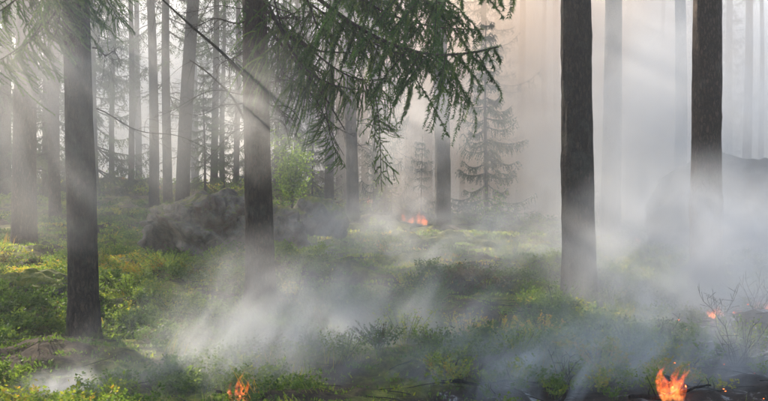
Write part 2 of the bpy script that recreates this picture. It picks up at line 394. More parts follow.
def spruce_branch(seed, L=2.6, droop=0.25, side_n=34, strand=0.32, ln=0.027, wd=0.0065, per=6, step=0.014, curtain=1.0, bare=0.12, upturn=0.15, leafy=1.0):
    """a limb pointing along +X: bent axis, side shoots, hanging twigs thick with needles. Returns bark Bag, needle Bag"""
    rg = np.random.default_rng(seed); W = Bag(); G = Bag()
    t = np.linspace(0, 1, 18)
    ax = np.stack([L * t, 0.10 * L * np.sin(t * 3 + seed) * t, -droop * L * np.sin(t * 2.2) + upturn * L * t ** 3], -1)
    W.add(*tube(ax, 0.022 * L / 2.6 * (1 - 0.85 * t) + 0.002, 6))
    strands = []
    for k in range(side_n):
        s = bare + (1 - bare) * (k + rg.random()) / side_n
        if rg.random() < 0.14: continue
        clump = rg.choice([0.35, 0.7, 1.0, 1.35]) * (0.75 + 0.5 * math.sin(s * 17 + seed))
        p0 = np.array([np.interp(s, t, ax[:, q]) for q in range(3)])
        sgn = 1 if k % 2 else -1
        sl = L * 0.36 * (1.02 - s) ** 0.6 * rg.uniform(0.35, 1.3) * (0.55 + 0.45 * min(1, (s - bare) * 6 + 0.2))
        ang = R(rg.uniform(38, 68)) * sgn
        d = np.array([math.cos(ang), math.sin(ang), rg.uniform(-0.7, 0.15)])
        u = np.linspace(0, 1, 8)[:, None]
        sp = p0 + d * sl * u + np.array([0, 0, -0.28 * sl]) * u ** 2
        W.add(*tube(sp, 0.0055 * (1 - 0.75 * u[:, 0]), 4))
        strands.append(sp if True else None)
        m = max(3, int(sl / 0.045 * leafy))
        for q in range(m):
            v = (q + rg.random()) / m
            a = np.array([np.interp(v, u[:, 0], sp[:, c]) for c in range(3)])
            hl = strand * curtain * clump * rg.uniform(0.3, 1.25) * (0.55 + 0.45 * (1 - v))
            dd = np.array([d[0] * 0.55 + rg.normal() * 0.38, d[1] * 0.5 + rg.normal() * 0.4, 0.0])
            w = np.linspace(0, 1, 8)[:, None]
            strands.append(a + dd * hl * (w - 0.45 * w ** 2) + np.array([0, 0, -1.0]) * hl * (0.25 * w + 0.75 * w ** 1.6))
    tip = ax[-8:]; strands.append(tip)
    S = np.stack(strands)
    # resample each strand evenly, count by length
    ls = np.linalg.norm(np.diff(S, axis=1), axis=2).sum(1)
    for lo, hi in ((0, .1), (.1, .2), (.2, .35), (.35, .6), (.6, 3)):
        sel = S[(ls >= lo) & (ls < hi)]
        if not len(sel): continue
        k = max(3, int(min(hi, 1.2) / step)); q = np.linspace(0, 7, k); i0 = np.clip(q.astype(int), 0, 6); f = (q - i0)[None, :, None]
        path = sel[:, i0] * (1 - f) + sel[:, i0 + 1] * f
        V, F = needles(path, per, ln, wd, rg)
        tt = np.repeat(np.clip(rg.normal(0.55, 0.22, len(sel)), 0.02, 1), k * per * 3)
        G.add(V, F, tt)
    return W, G

def two(parent, W, G, name, mat=None, loc=(0, 0, 0)):
    b = obj(name, W.mesh(name, M_twig, True), parent, loc); g = obj('needles', G.mesh('needles', mat or M_needle), b)
    return b, g

def dead_branch(seed, L=1.6, droop=0.3, n=16, fork=0.4, r=0.012):
    rg = np.random.default_rng(seed); W = Bag()
    t = np.linspace(0, 1, 16)
    ax = np.stack([L * t, 0.15 * L * np.sin(t * 4 + seed * 1.7) * t, -droop * L * t ** 1.4 + 0.04 * L * np.sin(t * 9 + seed)], -1)
    W.add(*tube(ax, r * (1 - 0.85 * t) + 0.0015, 5))
    for k in range(n):
        s = 0.12 + 0.86 * (k + rg.random()) / n
        p = np.array([np.interp(s, t, ax[:, q]) for q in range(3)])
        l = L * fork * (1.1 - s) * rg.uniform(0.3, 1.1) + 0.08
        d = np.array([rg.uniform(0.3, 0.9), rg.choice([-1, 1]) * rg.uniform(0.4, 1), rg.uniform(-0.9, 0.35)]); d /= np.linalg.norm(d)
        u = np.linspace(0, 1, 7)[:, None]; side = rg.normal(size=3) * 0.15
        sp = p + d * l * u + side * l * np.sin(u * 5) + np.array([0, 0, -0.3 * l]) * u ** 2
        W.add(*tube(sp, 0.0045 * (1 - 0.7 * u[:, 0]), 3))
        for j in range(3):
            q = sp[2 + j]; d2 = d + rg.normal(size=3) * 0.7; d2[2] -= 0.3; d2 /= np.linalg.norm(d2)
            sp2 = q + d2 * l * 0.4 * np.linspace(0, 1, 4)[:, None]
            W.add(*tube(sp2, 0.0022, 3))
    return W.mesh('dead_branch', M_twig, True)
DEAD = [dead_branch(i, L, dr) for i, (L, dr) in enumerate([(1.7, 0.25), (1.3, 0.45), (2.1, 0.35), (1.0, 0.15), (1.6, 0.6)])]

def crown_spruce(seed, h0, Ht, rad, dens=1.0, mat=None, ln=0.085, wd=0.022, gap=0.25):
    """whorls of drooping limbs with hanging sprays, from h0 up to the tip"""
    rg = np.random.default_rng(seed); G = Bag(); W = Bag(); strands = []; tints = []
    z = h0
    while z < Ht - 0.15:
        t = (z - h0) / (Ht - h0); Rr = rad * (1 - t) ** 0.8 * (0.75 + 0.5 * rg.random()) + 0.15
        nb = rg.integers(4, 7); a0 = rg.random() * 6.28
        for b in range(nb):
            if rg.random() < gap * (1 - t): continue
            a = a0 + b * 2 * np.pi / nb + rg.normal() * 0.25; L = Rr * rg.uniform(0.6, 1.15)
            d = np.array([math.cos(a), math.sin(a), 0]); s = np.array([-d[1], d[0], 0])
            u = np.linspace(0, 1, 8)[:, None]
            ax = np.array([0, 0, z]) + d * L * u + np.array([0, 0, 1]) * L * (-rg.uniform(0.15, 0.5) * np.sin(u * 2.1) + rg.uniform(0.0, 0.3) * u ** 3 + 0.35 * t * u) + s * 0.12 * L * rg.normal() * u ** 2
            W.add(*tube(ax, (0.012 + 0.006 * L) * (1 - 0.85 * u[:, 0]), 3))
            n = int((6 + L * 15) * dens); tn = np.clip(rg.normal(0.45, 0.22), 0, 1)
            strands.append(ax); tints.append(tn)
            for q in range(n):
                v = 0.15 + 0.85 * rg.random(); c = np.array([np.interp(v, u[:, 0], ax[:, k]) for k in range(3)])
                hl = (0.18 + 0.22 * L * (1.15 - v)) * rg.uniform(0.5, 1.3)
                dd = s * rg.choice([-1, 1]) * rg.uniform(0.4, 1.0) + d * rg.uniform(0.2, 0.8)
                strands.append(c + dd * hl * (u - 0.3 * u ** 2) - np.array([0, 0, 1]) * hl * rg.uniform(0.3, 0.9) * u ** 1.5); tints.append(np.clip(tn + rg.normal() * 0.12, 0, 1))
        z += rg.uniform(0.22, 0.42) * (1 + 0.5 * (1 - t))
    S = np.stack(strands); ls = np.linalg.norm(np.diff(S, axis=1), axis=2).sum(1); tints = np.array(tints)
    for lo, hi in ((0, .3), (.3, .6), (.6, 1.2), (1.2, 9)):
        m = (ls >= lo) & (ls < hi); sel = S[m]
        if not len(sel): continue
        k = max(3, int(min(hi, 2.4) / (ln * 0.75))); q = np.linspace(0, 7, k); i0 = np.clip(q.astype(int), 0, 6); f = (q - i0)[None, :, None]
        V, F = needles(sel[:, i0] * (1 - f) + sel[:, i0 + 1] * f, 2, ln, wd, rg, 0.8)
        G.add(V, F, np.repeat(tints[m], k * 2 * 3))
    return W.mesh('limbs', M_twig, True), G.mesh('crown', mat or M_far)

def crown_pine(seed, h0, Ht, rad, n_limb=34, mat=None):
    """open clumped crown of a tall pine"""
    rg = np.random.default_rng(seed); G = Bag(); W = Bag()
    for k in range(n_limb):
        t = (k + rg.random()) / n_limb; z = h0 + (Ht - h0) * t; a = rg.random() * 6.28
        L = rad * (0.35 + 0.75 * math.sin(math.pi * min(1, 0.15 + t * 0.8))) * rg.uniform(0.5, 1.1)
        d = np.array([math.cos(a), math.sin(a), rg.uniform(0.0, 0.55)]); u = np.linspace(0, 1, 6)[:, None]
        ax = np.array([0, 0, z]) + d * L * u + np.array([0, 0, 0.15 * L]) * np.sin(u * 5 + k)
        W.add(*tube(ax, 0.04 * (1 - 0.8 * u[:, 0]), 4))
        for c in range(5):
            ctr = ax[rg.integers(2, 6)] + rg.normal(size=3) * np.array([0.38, 0.38, 0.2]); m = 34
            P = ctr + rg.normal(size=(m, 3)) * np.array([0.30, 0.30, 0.16])
            path = np.stack([P, P + rg.normal(size=(m, 3)) * 0.05 + np.array([0, 0, 0.05])], 1)
            V, F = needles(path, 4, 0.15, 0.03, rg, 1.0)
            G.add(V, F, np.clip(rg.normal(0.5, 0.2), 0, 1))
    return W.mesh('limbs', M_twig, True), G.mesh('crown', mat or M_far)

SPD = crown_spruce(24, 4.0, 17, 2.6, 1.3, gap=0.15)
SPR = [crown_spruce(21, 5.2, 15, 2.0, 0.8, gap=0.45), crown_spruce(22, 8.0, 18, 1.9, 0.8, gap=0.45), crown_spruce(23, 3.4, 14, 1.8, 0.8, gap=0.4)]
PIN = [crown_pine(31, 11.5, 18, 2.2, 20), crown_pine(32, 13, 19, 2.3, 20)]
YNG = [crown_spruce(41, 0.35, 4.6, 1.15, 1.3, ln=0.06, wd=0.018, gap=0.1), crown_spruce(42, 0.5, 7.5, 1.6, 2.3, ln=0.06, wd=0.018, gap=0.15)]

def add_crown(root, pair, z=0.0, s=1.0, rz=0.0, off=(0, 0)):
    for nm, me in (('limbs', pair[0]), ('crown', pair[1])):
        o = obj(nm, me, root, (off[0], off[1], z)); o['kind'] = 'stuff'; o.scale = (s, s, s); o.rotation_euler[2] = rz

TR_CACHE = {}
def tree(name, px, d, wpx, label, cat='tree', group=None, kind='spruce', lean=(0, 0), Ht=20, crown=None, ndead=0, deadz=(1.2, 5.5), segs=16, seed=None, mat=None, flare=0.5, rz=None, cut=0.8, sink=0.03):
    """wpx: trunk width in photograph pixels at about eye level"""
    seed = seed if seed is not None else int(px * 7 + d * 13) % 9973
    rg = np.random.default_rng(seed)
    loc = at(px, d, sink); root = empty(name, loc)
    tag(root, label, cat, group)
    r0 = wpx / FPX * d / 2 * 1.04
    me = trunk_mesh('trunk', r0, Ht, mat or (M_pine if kind == 'pine' else M_bark), segs, flare, lean, seed, 0.03 if segs < 20 else 0.055)
    obj('trunk', me, root)
    if crown is not None: add_crown(root, crown, 0, Ht / 20.0 if kind != 'young' else 1, rg.random() * 6.28, (lean[0] * 0.6, lean[1] * 0.6))
    for k in range(ndead):
        z = rg.uniform(*deadz); o = obj('dead_branch', DEAD[rg.integers(len(DEAD))], root)
        a = rg.random() * 6.28; o.rotation_euler = (rg.normal() * 0.4, rg.normal() * 0.2, a)
        rr = r0 * 0.8; o.location = (lean[0] * z / Ht + math.cos(a) * rr, lean[1] * z / Ht + math.sin(a) * rr, z); s = rg.uniform(0.5, 0.95); o.scale = (s, s, s)
    return root, r0

# --- the near trees
tA, rA = tree('spruce_tree', 84, 9.5, 29, 'dark rough trunk standing nearest, alone in the left foreground', segs=48, flare=0.8, Ht=20, ndead=3, deadz=(2.4, 4.0), seed=5, crown=SPR[1])
tB, rB = tree('spruce_tree', 261, 12, 27, 'dark trunk left of the middle with bare twigs and big drooping green limbs', segs=48, flare=0.7, Ht=21, ndead=36, deadz=(2.5, 5.4), seed=6, crown=SPR[1])
tC, rC = tree('spruce_tree', 580, 12.5, 31.5, 'thick straight dark trunk right of the middle with leafy shrubs at its foot', segs=56, Ht=22, seed=8, crown=PIN[1], lean=(-0.8, 0), flare=0.5)
tD, rD = tree('pine_tree', 707, 13.2, 31, 'scaly pine trunk on the right, sunlit on its left edge, foot lost in smoke', kind='pine', segs=48, Ht=22, seed=9, crown=PIN[0], lean=(-0.3, 0))
tE, rE = tree('spruce_tree', 443, 22, 16, 'grey hazy trunk on the crest of the mound beside the back fire', segs=28, Ht=20, seed=10, crown=PIN[0], lean=(-0.2, 0))
# --- middle distance
MID = [
 # px, d, w, kind, lean, Ht, ndead, crown, label
 (24, 17, 24, 'pine', (0.1, 0), 20, 12, PIN[0], 'broad dim trunk at the left edge of the picture behind the smoke'),
 (55, 21, 12, 'pine', (0, 0), 18, 10, PIN[1], 'slim dim trunk just left of the nearest dark trunk'),
 (-140, 13, 20, 'spruce', (0, 0), 19, 8, SPR[0], 'added spruce nearest outside the left edge, its limbs cutting the sunbeams'),  # unseen tree, added so gaps in its crown break up the sunlight
 (-45, 24, 12, 'spruce', (0, 0), 18, 3, SPR[0], 'slim spruce whose foliage darkens the upper left edge'),
 (5, 27, 11, 'spruce', (0.1, 0), 19, 6, SPD, 'spruce with dark foliage reaching in at the left edge behind the broad dim trunk'),
 (82, 27, 10, 'spruce', (0, 0), 19, 6, SPR[0], 'added spruce with dark foliage hidden behind the nearest dark trunk'),  # extra tree, added for the shade its crown throws on the foreground
 (-90, 18, 16, 'spruce', (0, 0), 19, 8, SPR[0], 'added spruce just outside the left edge, its limbs cutting the sunbeams'),  # added out of view to stripe the smoke with its shadows
 (131, 32, 6, 'pine', (0, 0), 18, 2, PIN[0], 'thin trunk on the hill crest, leftmost of the slope group'),
 (154, 26, 10, 'spruce', (-0.25, 0), 19, 8, PIN[0], 'trunk on the left slope, left one of the three thick ones behind the boulder'),
 (168, 27, 9, 'spruce', (0.1, 0), 19, 6, SPR[2], 'trunk on the left slope, middle one of the three thick ones behind the boulder'),
 (182, 25, 14, 'spruce', (1.1, 0), 20, 8, PIN[1], 'thick trunk leaning right on the left slope above the boulder'),
 (236, 36, 6, 'pine', (0, 0), 19, 4, PIN[1], 'slim pale trunk in bright haze just left of the twiggy trunk'),
 (214, 34, 7, 'spruce', (0, 0), 19, 6, SPR[2], 'slim trunk rising behind the two young spruces'),
 (329, 29, 9, 'spruce', (0, 0), 18, 10, SPR[0], 'slim dark trunk directly behind the smaller mossy boulder'),
 (353, 24, 13, 'spruce', (-0.2, 0), 19, 14, PIN[0], 'dark trunk on the mound right of the smaller boulder'),
 (378, 27, 11, 'spruce', (0.1, 0), 18, 5, SPR[2], 'dark trunk wrapped in hanging green sprays left of the back fire'),
 (520, 34, 8, 'pine', (0, 0), 20, 4, PIN[0], 'slim straight trunk in pale smoke right of the hazy young spruce'),
 (546, 40, 6, 'pine', (0, 0), 20, 0, PIN[1], 'left one of two slim parallel trunks in the peach haze'),
 (556, 38, 8, 'pine', (0.1, 0), 20, 0, PIN[0], 'right one of two slim parallel trunks in the peach haze'),
 (611, 23, 20, 'pine', (-0.2, 0), 21, 0, PIN[1], 'broad pale trunk in smoke just right of the thick dark trunk'),
 (680, 24, 13, 'pine', (-0.3, 0), 20, 0, PIN[0], 'pale trunk in smoke just left of the scaly pine'),
 (746, 34, 9, 'pine', (0, 0), 20, 0, PIN[1], 'faint trunk near the right edge behind the smoky boulder'),
 (486, 31, 7, 'spruce', (0, 0), 18, 3, SPR[2], 'faint trunk inside the hazy young spruce right of the mound'),
]
for px, d, w, kind, lean, Ht, nd, cr, lab in MID:
    tree(kind + '_tree', px, d, w, lab, kind=kind, lean=lean, Ht=Ht, ndead=nd, crown=cr, segs=16, deadz=(1.5, 7.0))
# --- the far wood: trunks that nothing tells apart
FARL = 'thin faded trunk among the far trees in the bright haze'
rg = np.random.default_rng(77)
far_meshes = {}
def far_tree(px, d, k):
    pine = rg.random() < 0.6; root = empty('pine_tree' if pine else 'spruce_tree', at(px, d, 0.1))
    zone = [(84, 'left of the nearest dark trunk'), (261, 'between the nearest trunk and the twiggy trunk'), (443, 'between the twiggy trunk and the crest trunk'), (579, 'between the crest trunk and the thick dark trunk'),
            (707, 'between the thick dark trunk and the scaly pine'), (9999, 'right of the scaly pine')]
    w = next(b for a, b in zone if px < a)
    tag(root, 'faded far trunk in the haze ' + w, 'tree', 'far trees ' + w)
    key = (pine, k % 3)
    if key not in far_meshes: far_meshes[key] = trunk_mesh('trunk', 0.15 + 0.03 * (k % 3), 20, M_pine if pine else M_bark, 10, 0.3, (0.3 * (k % 3 - 1), 0), 50 + k)
    obj('trunk', far_meshes[key], root).rotation_euler[2] = rg.random() * 6.28
    add_crown(root, PIN[k % 2] if pine else SPR[k % 3], 0, rg.uniform(0.85, 1.1), rg.random() * 6.28)
    root.scale = [rg.uniform(0.85, 1.15)] * 3
for k, (px, d) in enumerate([(112, 44), (139, 48), (196, 50), (222, 46), (283, 42), (296, 48), (311, 55), (341, 38), (365, 45), (398, 42),
                             (411, 50), (428, 44), (462, 40), (474, 55), (498, 47), (509, 52), (533, 58), (571, 50), (590, 46), (629, 44), (641, 55), (660, 41), (694, 50), (727, 44), (760, 52),
                             (92, 50), (-60, 46), (790, 30), (830, 40), (870, 26), (-230, 38), (-320, 48)]):
    far_tree(px, d, k)

# --- big drooping limbs of the twiggy near tree (each limb > needles)
def place_limb(root, W, G, start, end, name='branch', roll=0.0, sc=None, L0=2.6):
    b, g = two(root, W, G, name)
    aim(b, root, start, end, roll, sc, L0); return b
def aim(b, root, start, end, roll=0.0, sc=None, L0=2.6):
    v = end - start; L = v.length; q = v.to_track_quat('X', 'Z')
    b.location = start - root.location; b.rotation_mode = 'QUATERNION'; b.rotation_quaternion = q @ Matrix.Rotation(roll, 4, 'X').to_quaternion()
    s = sc or L / L0; b.scale = (L / L0, s, s)
def copy_limb(src, root, start, end, roll=0.0, sc=None, L0=2.6):
    c = src.copy(); link(c, root)
    for g in src.children:
        h = g.copy(); link(h, c)
    aim(c, root, start, end, roll, sc, L0); return c
BR = []
W, G = spruce_branch(1, 2.6, 0.12, 44, 0.30, upturn=0.14, bare=0.30)
b1 = place_limb(tB, W, G, pix(268, -45, 11.9), pix(508, 66, 9.6))
W, G = spruce_branch(2, 2.6, 0.10, 40, 0.30, upturn=0.1, bare=0.1)
b2 = place_limb(tB, W, G, pix(285, -70, 11.8), pix(530, 2, 9.4))
W, G = spruce_branch(3, 2.6, 0.2, 30, 0.55, curtain=1.1, upturn=0.05, bare=0.15)
b3 = place_limb(tB, W, G, pix(266, 0, 12), pix(372, 70, 10.6))
copy_limb(b3, tB, pix(266, -30, 12), pix(330, 60, 11.3), 0.3, 0.7)
W, G = spruce_branch(8, 2.0, 0.22, 20, 0.5, curtain=1.0, upturn=0.08, bare=0.2, leafy=0.8)
b8 = place_limb(tB, W, G, pix(300, 40, 11.4), pix(408, 62, 10.6), L0=2.0)
copy_limb(b8, tB, pix(322, 80, 11.2), pix(356, 165, 11.0), 0.2, 0.45, 2.0)
copy_limb(b8, tB, pix(370, 70, 11.0), pix(388, 190, 10.9), 1.2, 0.4, 2.0)
copy_limb(b8, tB, pix(330, 60, 11.6), pix(338, 150, 11.5), -0.8, 0.4, 2.0)
copy_limb(b8, tB, pix(350, 55, 11.3), pix(372, 150, 11.2), 2.2, 0.4, 2.0)
copy_limb(b8, tB, pix(300, -20, 11.4), pix(350, 20, 11.0), 0.3, 0.9, 2.0)
copy_limb(b1, tB, pix(290, -60, 11.8), pix(482, 44, 10.3), -0.35, 0.9)
copy_limb(b2, tB, pix(275, -20, 11.9), pix(440, 62, 10.8), 0.3, 0.7)
copy_limb(b1, tB, pix(300, -80, 11.6), pix(470, 20, 10.2), 0.2, 0.8)
copy_limb(b2, tB, pix(268, -80, 12), pix(420, -5, 11.0), 0.2, 0.8)
copy_limb(b2, tB, pix(255, -60, 12), pix(200, -10, 12.5), 0.2, 0.6)
copy_limb(b3, tB, pix(255, -40, 12), pix(225, 60, 12.4), 0.2, 0.5)
# long bare limbs of the same tree
def bare_limb(root, pts, r=0.02, fork=10, seed=0):
    rg = np.random.default_rng(seed); W = Bag()
    P = np.array([list(p - root.location) for p in pts]); t = np.linspace(0, 1, len(P)); T = np.linspace(0, 1, 24)
    ax = np.stack([np.interp(T, t, P[:, c]) for c in range(3)], -1)
    k = np.ones(5) / 5; ax2 = ax.copy()
    for c in range(3): ax2[2:-2, c] = np.convolve(ax[:, c], k, 'valid')
    W.add(*tube(ax2, r * (1 - 0.75 * T) + 0.002, 6))
    for q in range(fork):
        i = rg.integers(3, 23); d = rg.normal(size=3); d[2] -= 0.5; d /= np.linalg.norm(d); l = rg.uniform(0.15, 0.5)
        u = np.linspace(0, 1, 6)[:, None]; W.add(*tube(ax2[i] + d * l * u + np.array([0, 0, -0.3 * l]) * u ** 2, 0.004 * (1 - 0.7 * u[:, 0]), 3))
    return obj('bare_branch', W.mesh('bare_branch', M_twig, True), root)
bare_limb(tB, [pix(252, 84, 11.8), pix(222, 52, 11.4), pix(190, 25, 11.0), pix(150, -12, 10.6)], 0.022, 8, 1)
bare_limb(tB, [pix(268, 12, 12), pix(290, 38, 11.7), pix(318, 52, 11.4), pix(360, 53, 11.0)], 0.022, 9, 2)
bare_limb(tB, [pix(268, 28, 12), pix(290, 55, 11.5), pix(322, 92, 11.1), pix(345, 130, 10.9)], 0.02, 9, 3)
bare_limb(tB, [pix(250, 130, 12), pix(232, 95, 11.9), pix(205, 70, 11.7), pix(190, 60, 11.5)], 0.014, 8, 4)
# green sprays of the left trees that hang into the top left corner
W, G = spruce_branch(5, 2.6, 0.15, 30, 0.4, upturn=0.05)
b5 = place_limb(tA, W, G, pix(80, -75, 9.5), pix(-10, 45, 8.4))
copy_limb(b5, tA, pix(86, -60, 9.5), pix(108, 20, 8.3), 0.4, 0.35)
copy_limb(b5, tA, pix(84, -60, 9.5), pix(20, -30, 8.3), 0.4, 0.7)
copy_limb(b5, tA, pix(70, -90, 9.6), pix(-40, 10, 9.4), -0.4, 0.8)
copy_limb(b5, tA, pix(80, -90, 9.6), pix(30, 40, 8.8), -0.2, 0.6)

# sprays wrapped round the trunk beside the back fire, young trees
def young(px, d, s, label, which=0, name='young_spruce', mat=None, group=None):
    root = empty(name, at(px, d, 0.05)); tag(root, label, 'young tree', group)
    hh = (4.6, 7.5)[which]; obj('trunk', trunk_mesh('trunk', 0.05 if which == 0 else 0.08, hh, M_bark, 10, 0.4, (0, 0), abs(int(px))), root)
    add_crown(root, YNG[which], 0, 1, px); root.scale = (s, s, s); return root
young(487, 23, 0.68, 'hazy young spruce in the smoke right of the mound', 1)
young(421, 27, 0.52, 'thin faint young spruce above the back fire', 0)
young(392, 24.5, 0.30, 'small green spruce sapling on the mound left of the back fire', 0)
young(378, 26.5, 0.62, 'bushy green young spruce against the trunk left of the back fire', 0)
yt = young(386, 25.5, 1.0, 'narrow dark spruce with hanging green sprays left of the back fire', 1); yt.scale = (0.42, 0.42, 0.95)
young(205, 28, 0.55, 'dark young spruce above the boulder, left of the pair', 1)
young(224, 27, 0.50, 'dark young spruce above the boulder, right of the pair nearest the twiggy trunk', 0)
young(312, 30, 0.75, 'young spruce in shade between the boulder and the slim dark trunk', 0)
young(345, 33, 0.55, 'young spruce half hidden behind the trunk right of the smaller boulder', 1)
copy_limb(b5, tA, pix(84, -60, 9.5), pix(-25, 70, 8.9), 0.5, 0.8)
copy_limb(b5, tA, pix(74, -60, 9.7), pix(15, 20, 9.9), 1.0, 0.8)
young(30, 26, 0.8, 'young spruce at the left edge behind the broad dim trunk', 0)
UL = 'dim spruce with low foliage in the wood beyond the left slope'
for k, (px, d, s) in enumerate([(-30, 30, 1.6), (8, 33, 1.6), (46, 29, 1.35), (96, 31, 1.3), (-70, 34, 1.5), (248, 39, 1.2), (276, 36, 1.2), (300, 42, 1.3), (338, 38, 1.1), (372, 44, 1.2), (405, 47, 1.1)]):
    young(px, d, s, UL if px < 260 else 'dim spruce with low foliage in the wood beyond the two boulders', 1, 'spruce_tree', None, 'low spruces in the far wood')

def broadleaf(px, d, h, wid, label, n=900, seed=1, ls=0.05, name='leafy_sapling', base=0.2):
    rg = np.random.default_rng(seed); root = empty(name, at(px, d, 0.04)); tag(root, label, 'sapling')
    W = Bag(); G = Bag()
    for k in range(14):
        a = rg.random() * 6.28; z0 = h * rg.uniform(0.0, 0.4); L = wid * rg.uniform(0.4, 1)
        u = np.linspace(0, 1, 7)[:, None]; top = np.array([math.cos(a) * L, math.sin(a) * L, h * rg.uniform(0.5, 1) - z0])
        ax = np.array([0, 0, z0]) + top * u ** np.array([[1.4, 1.4, 0.9]])
        W.add(*tube(ax, 0.008 * (1 - 0.7 * u[:, 0]), 4))
        m = n // 14; c = ax[rg.integers(2, 7, m)] + rg.normal(size=(m, 3)) * 0.11 * h ** 0.5
        A = rg.normal(size=(m, 3)); A /= np.linalg.norm(A, axis=1)[:, None]; B = np.cross(A, rg.normal(size=(m, 3))); B /= np.linalg.norm(B, axis=1)[:, None]
        V = np.stack([c, c + A * ls * 0.5 + B * ls * 0.35, c + A * ls, c + A * ls * 0.5 - B * ls * 0.35], 1).reshape(-1, 3)
        F = np.arange(len(V)).reshape(-1, 4); G.add(V, F, np.repeat(rg.random(m), 4))
    obj('stems', W.mesh('stems', M_twig, True), root); obj('foliage', G.mesh('foliage', M_birch), root)
    return root
broadleaf(292, 24, 2.3, 0.6, 'bright yellow green leafy sapling behind the two boulders', 2200, 3, 0.075)
broadleaf(492, 21.5, 1.2, 0.4, 'pale green leafy sapling in the smoke right of the crest trunk', 700, 4, 0.06)
broadleaf(384, 26, 1.6, 0.35, 'lit green leafy sapling in front of the trunk left of the back fire', 700, 5, 0.06)

# ------------------------------------------------------------------ boulders
def ico(sub):
    import bmesh
    bm = bmesh.new(); bmesh.ops.create_icosphere(bm, subdivisions=sub, radius=1)
    V = np.array([v.co[:] for v in bm.verts]); F = np.array([[v.index for v in f.verts] for f in bm.faces]); bm.free()
    return V, F
ICO = {s: ico(s) for s in (4, 5, 6)}
def boulder(px, py_top, py_base, wpx, d, label, seed, sub=5, mat=None, planes=7, depth=0.9, name='boulder', rug=1.0, cat='boulder', layers=0.0, dent=None):
    rg = np.random.default_rng(seed); V, F = ICO[sub]; V = V.copy()
    V = V * (1 + 0.10 * fbm(V * 1.1 + seed * 1.3, 2))[:, None]
    for k in range(planes * 2):
        n = rg.normal(size=3); n[2] = abs(n[2]) * 0.7; n /= np.linalg.norm(n); dd = rg.uniform(0.66, 0.93)
        V -= n[None] * np.maximum(0, V @ n - dd)[:, None]
    V /= np.abs(V).max(0)
    hw = wpx / FPX * d / 2; hh = (py_base - py_top) / FPX * d * 0.62
    V = V * np.array([hw, hw * depth, hh])
    nrm = ICO[sub][0]
    sc = 1 / max(hw, 0.3)
    q = fbm(V * 1.3 * sc + seed, 2, 0.5) * 0.07 * hw + fbm(V * 6 * sc + seed * 2, 5, 0.58) * 0.035 * hw
    if layers: # ledges: the face steps in and out along tilted beds
        s = (V[:, 2] + 0.3 * V[:, 0]) / hh * 2.6 + fbm(V * 1.2, 2) * 0.5; st = s % 1
        q = q + layers * hw * (np.clip(st / 0.85, 0, 1) - np.clip((st - 0.85) / 0.15, 0, 1) - 0.4)
    r2 = 1 - np.abs(vnoise(V * 4.2 * sc + seed * 3)); q = q - 0.10 * hw * np.clip(r2 - 0.86, 0, 1) / 0.14      # cracks
    V = V + nrm * (q * rug)[:, None]
    if dent is not None:
        c = np.array(dent[:3]) * np.array([hw, hw * depth, hh]); dd = np.linalg.norm((V - c) / np.array([1, 1, 1]), axis=1)
        V[:, 1] += dent[3] * hw * np.exp(-(dd / (dent[4] * hw)) ** 4)
    x = (px - 384) / FPX * d
    topz = CZ - (py_top - HY) / FPX * d
    cz = topz - V[:, 2].max()
    me = np_mesh(name, V, F, mat or M_rock, None, True)
    o = obj(name, me, None, (x, d, cz)); tag(o, label, cat); return o
boulder(207, 187, 270, 128, 15.0, 'big cracked brown boulder with mossy top and a dark hollow at its left foot', 3, 6, depth=0.8, layers=0.11, dent=(-0.62, -0.8, -0.35, 0.45, 0.36))
boulder(272, 203, 274, 92, 15.8, 'rugged brown rock sloping behind the twiggy trunk, joined to the big boulder', 5, 5, depth=0.8, layers=0.08)
boulder(313, 196, 246, 74, 18.5, 'rounded dark boulder with a yellow mossy cap right of the twiggy trunk', 7, 5, planes=4, mat=rock_mat('grey_rock_moss_cap', 0.8, DKR))
boulder(722, 150, 262, 158, 19.5, 'huge pale domed boulder lost in the smoke at the right edge', 9, 5, mat=M_greyrock, planes=5)
M_moundmoss = rock_mat('dry_moss_on_bedrock', 1.25, ((0.09, 0.075, 0.055), (0.26, 0.21, 0.15)))
boulder(430, 228, 274, 215, 18.6, 'long low hump of mossy bedrock under the crest trunk, crown of the mound', 31, 6, mat=M_moundmoss, planes=5, depth=0.75, name='bedrock_hump', cat='rock', layers=0.02)
boulder(335, 238, 284, 120, 16.6, 'rounded mossy bedrock hump in front of the rounded dark boulder', 33, 5, mat=M_moundmoss, planes=4, depth=0.8, name='bedrock_hump', cat='rock')
boulder(374, 285, 312, 66, 12.6, 'low mossy stone with a yellow green top in front of the mound', 12, 5, mat=M_mossrock, planes=3, name='mossy_stone', cat='stone')
boulder(30, 268, 302, 92, 11.2, 'wide mossy ledge of rock in the sunlit left foreground', 14, 5, mat=M_mossrock, planes=4, name='mossy_stone', cat='stone', layers=0.08)
boulder(14, 296, 318, 52, 10.3, 'small mossy stone at the left edge below the wide ledge', 15, 4, mat=M_mossrock, planes=3, name='mossy_stone', cat='stone')
boulder(230, 262, 285, 40, 14.0, 'small dark stone half buried in front of the big boulder', 17, 4, mat=M_rock, planes=4, name='stone', cat='stone')
boulder(498, 262, 282, 48, 15.5, 'low mossy hump of stone on the right shoulder of the mound', 19, 4, mat=M_mossrock, planes=3, name='mossy_stone', cat='stone')

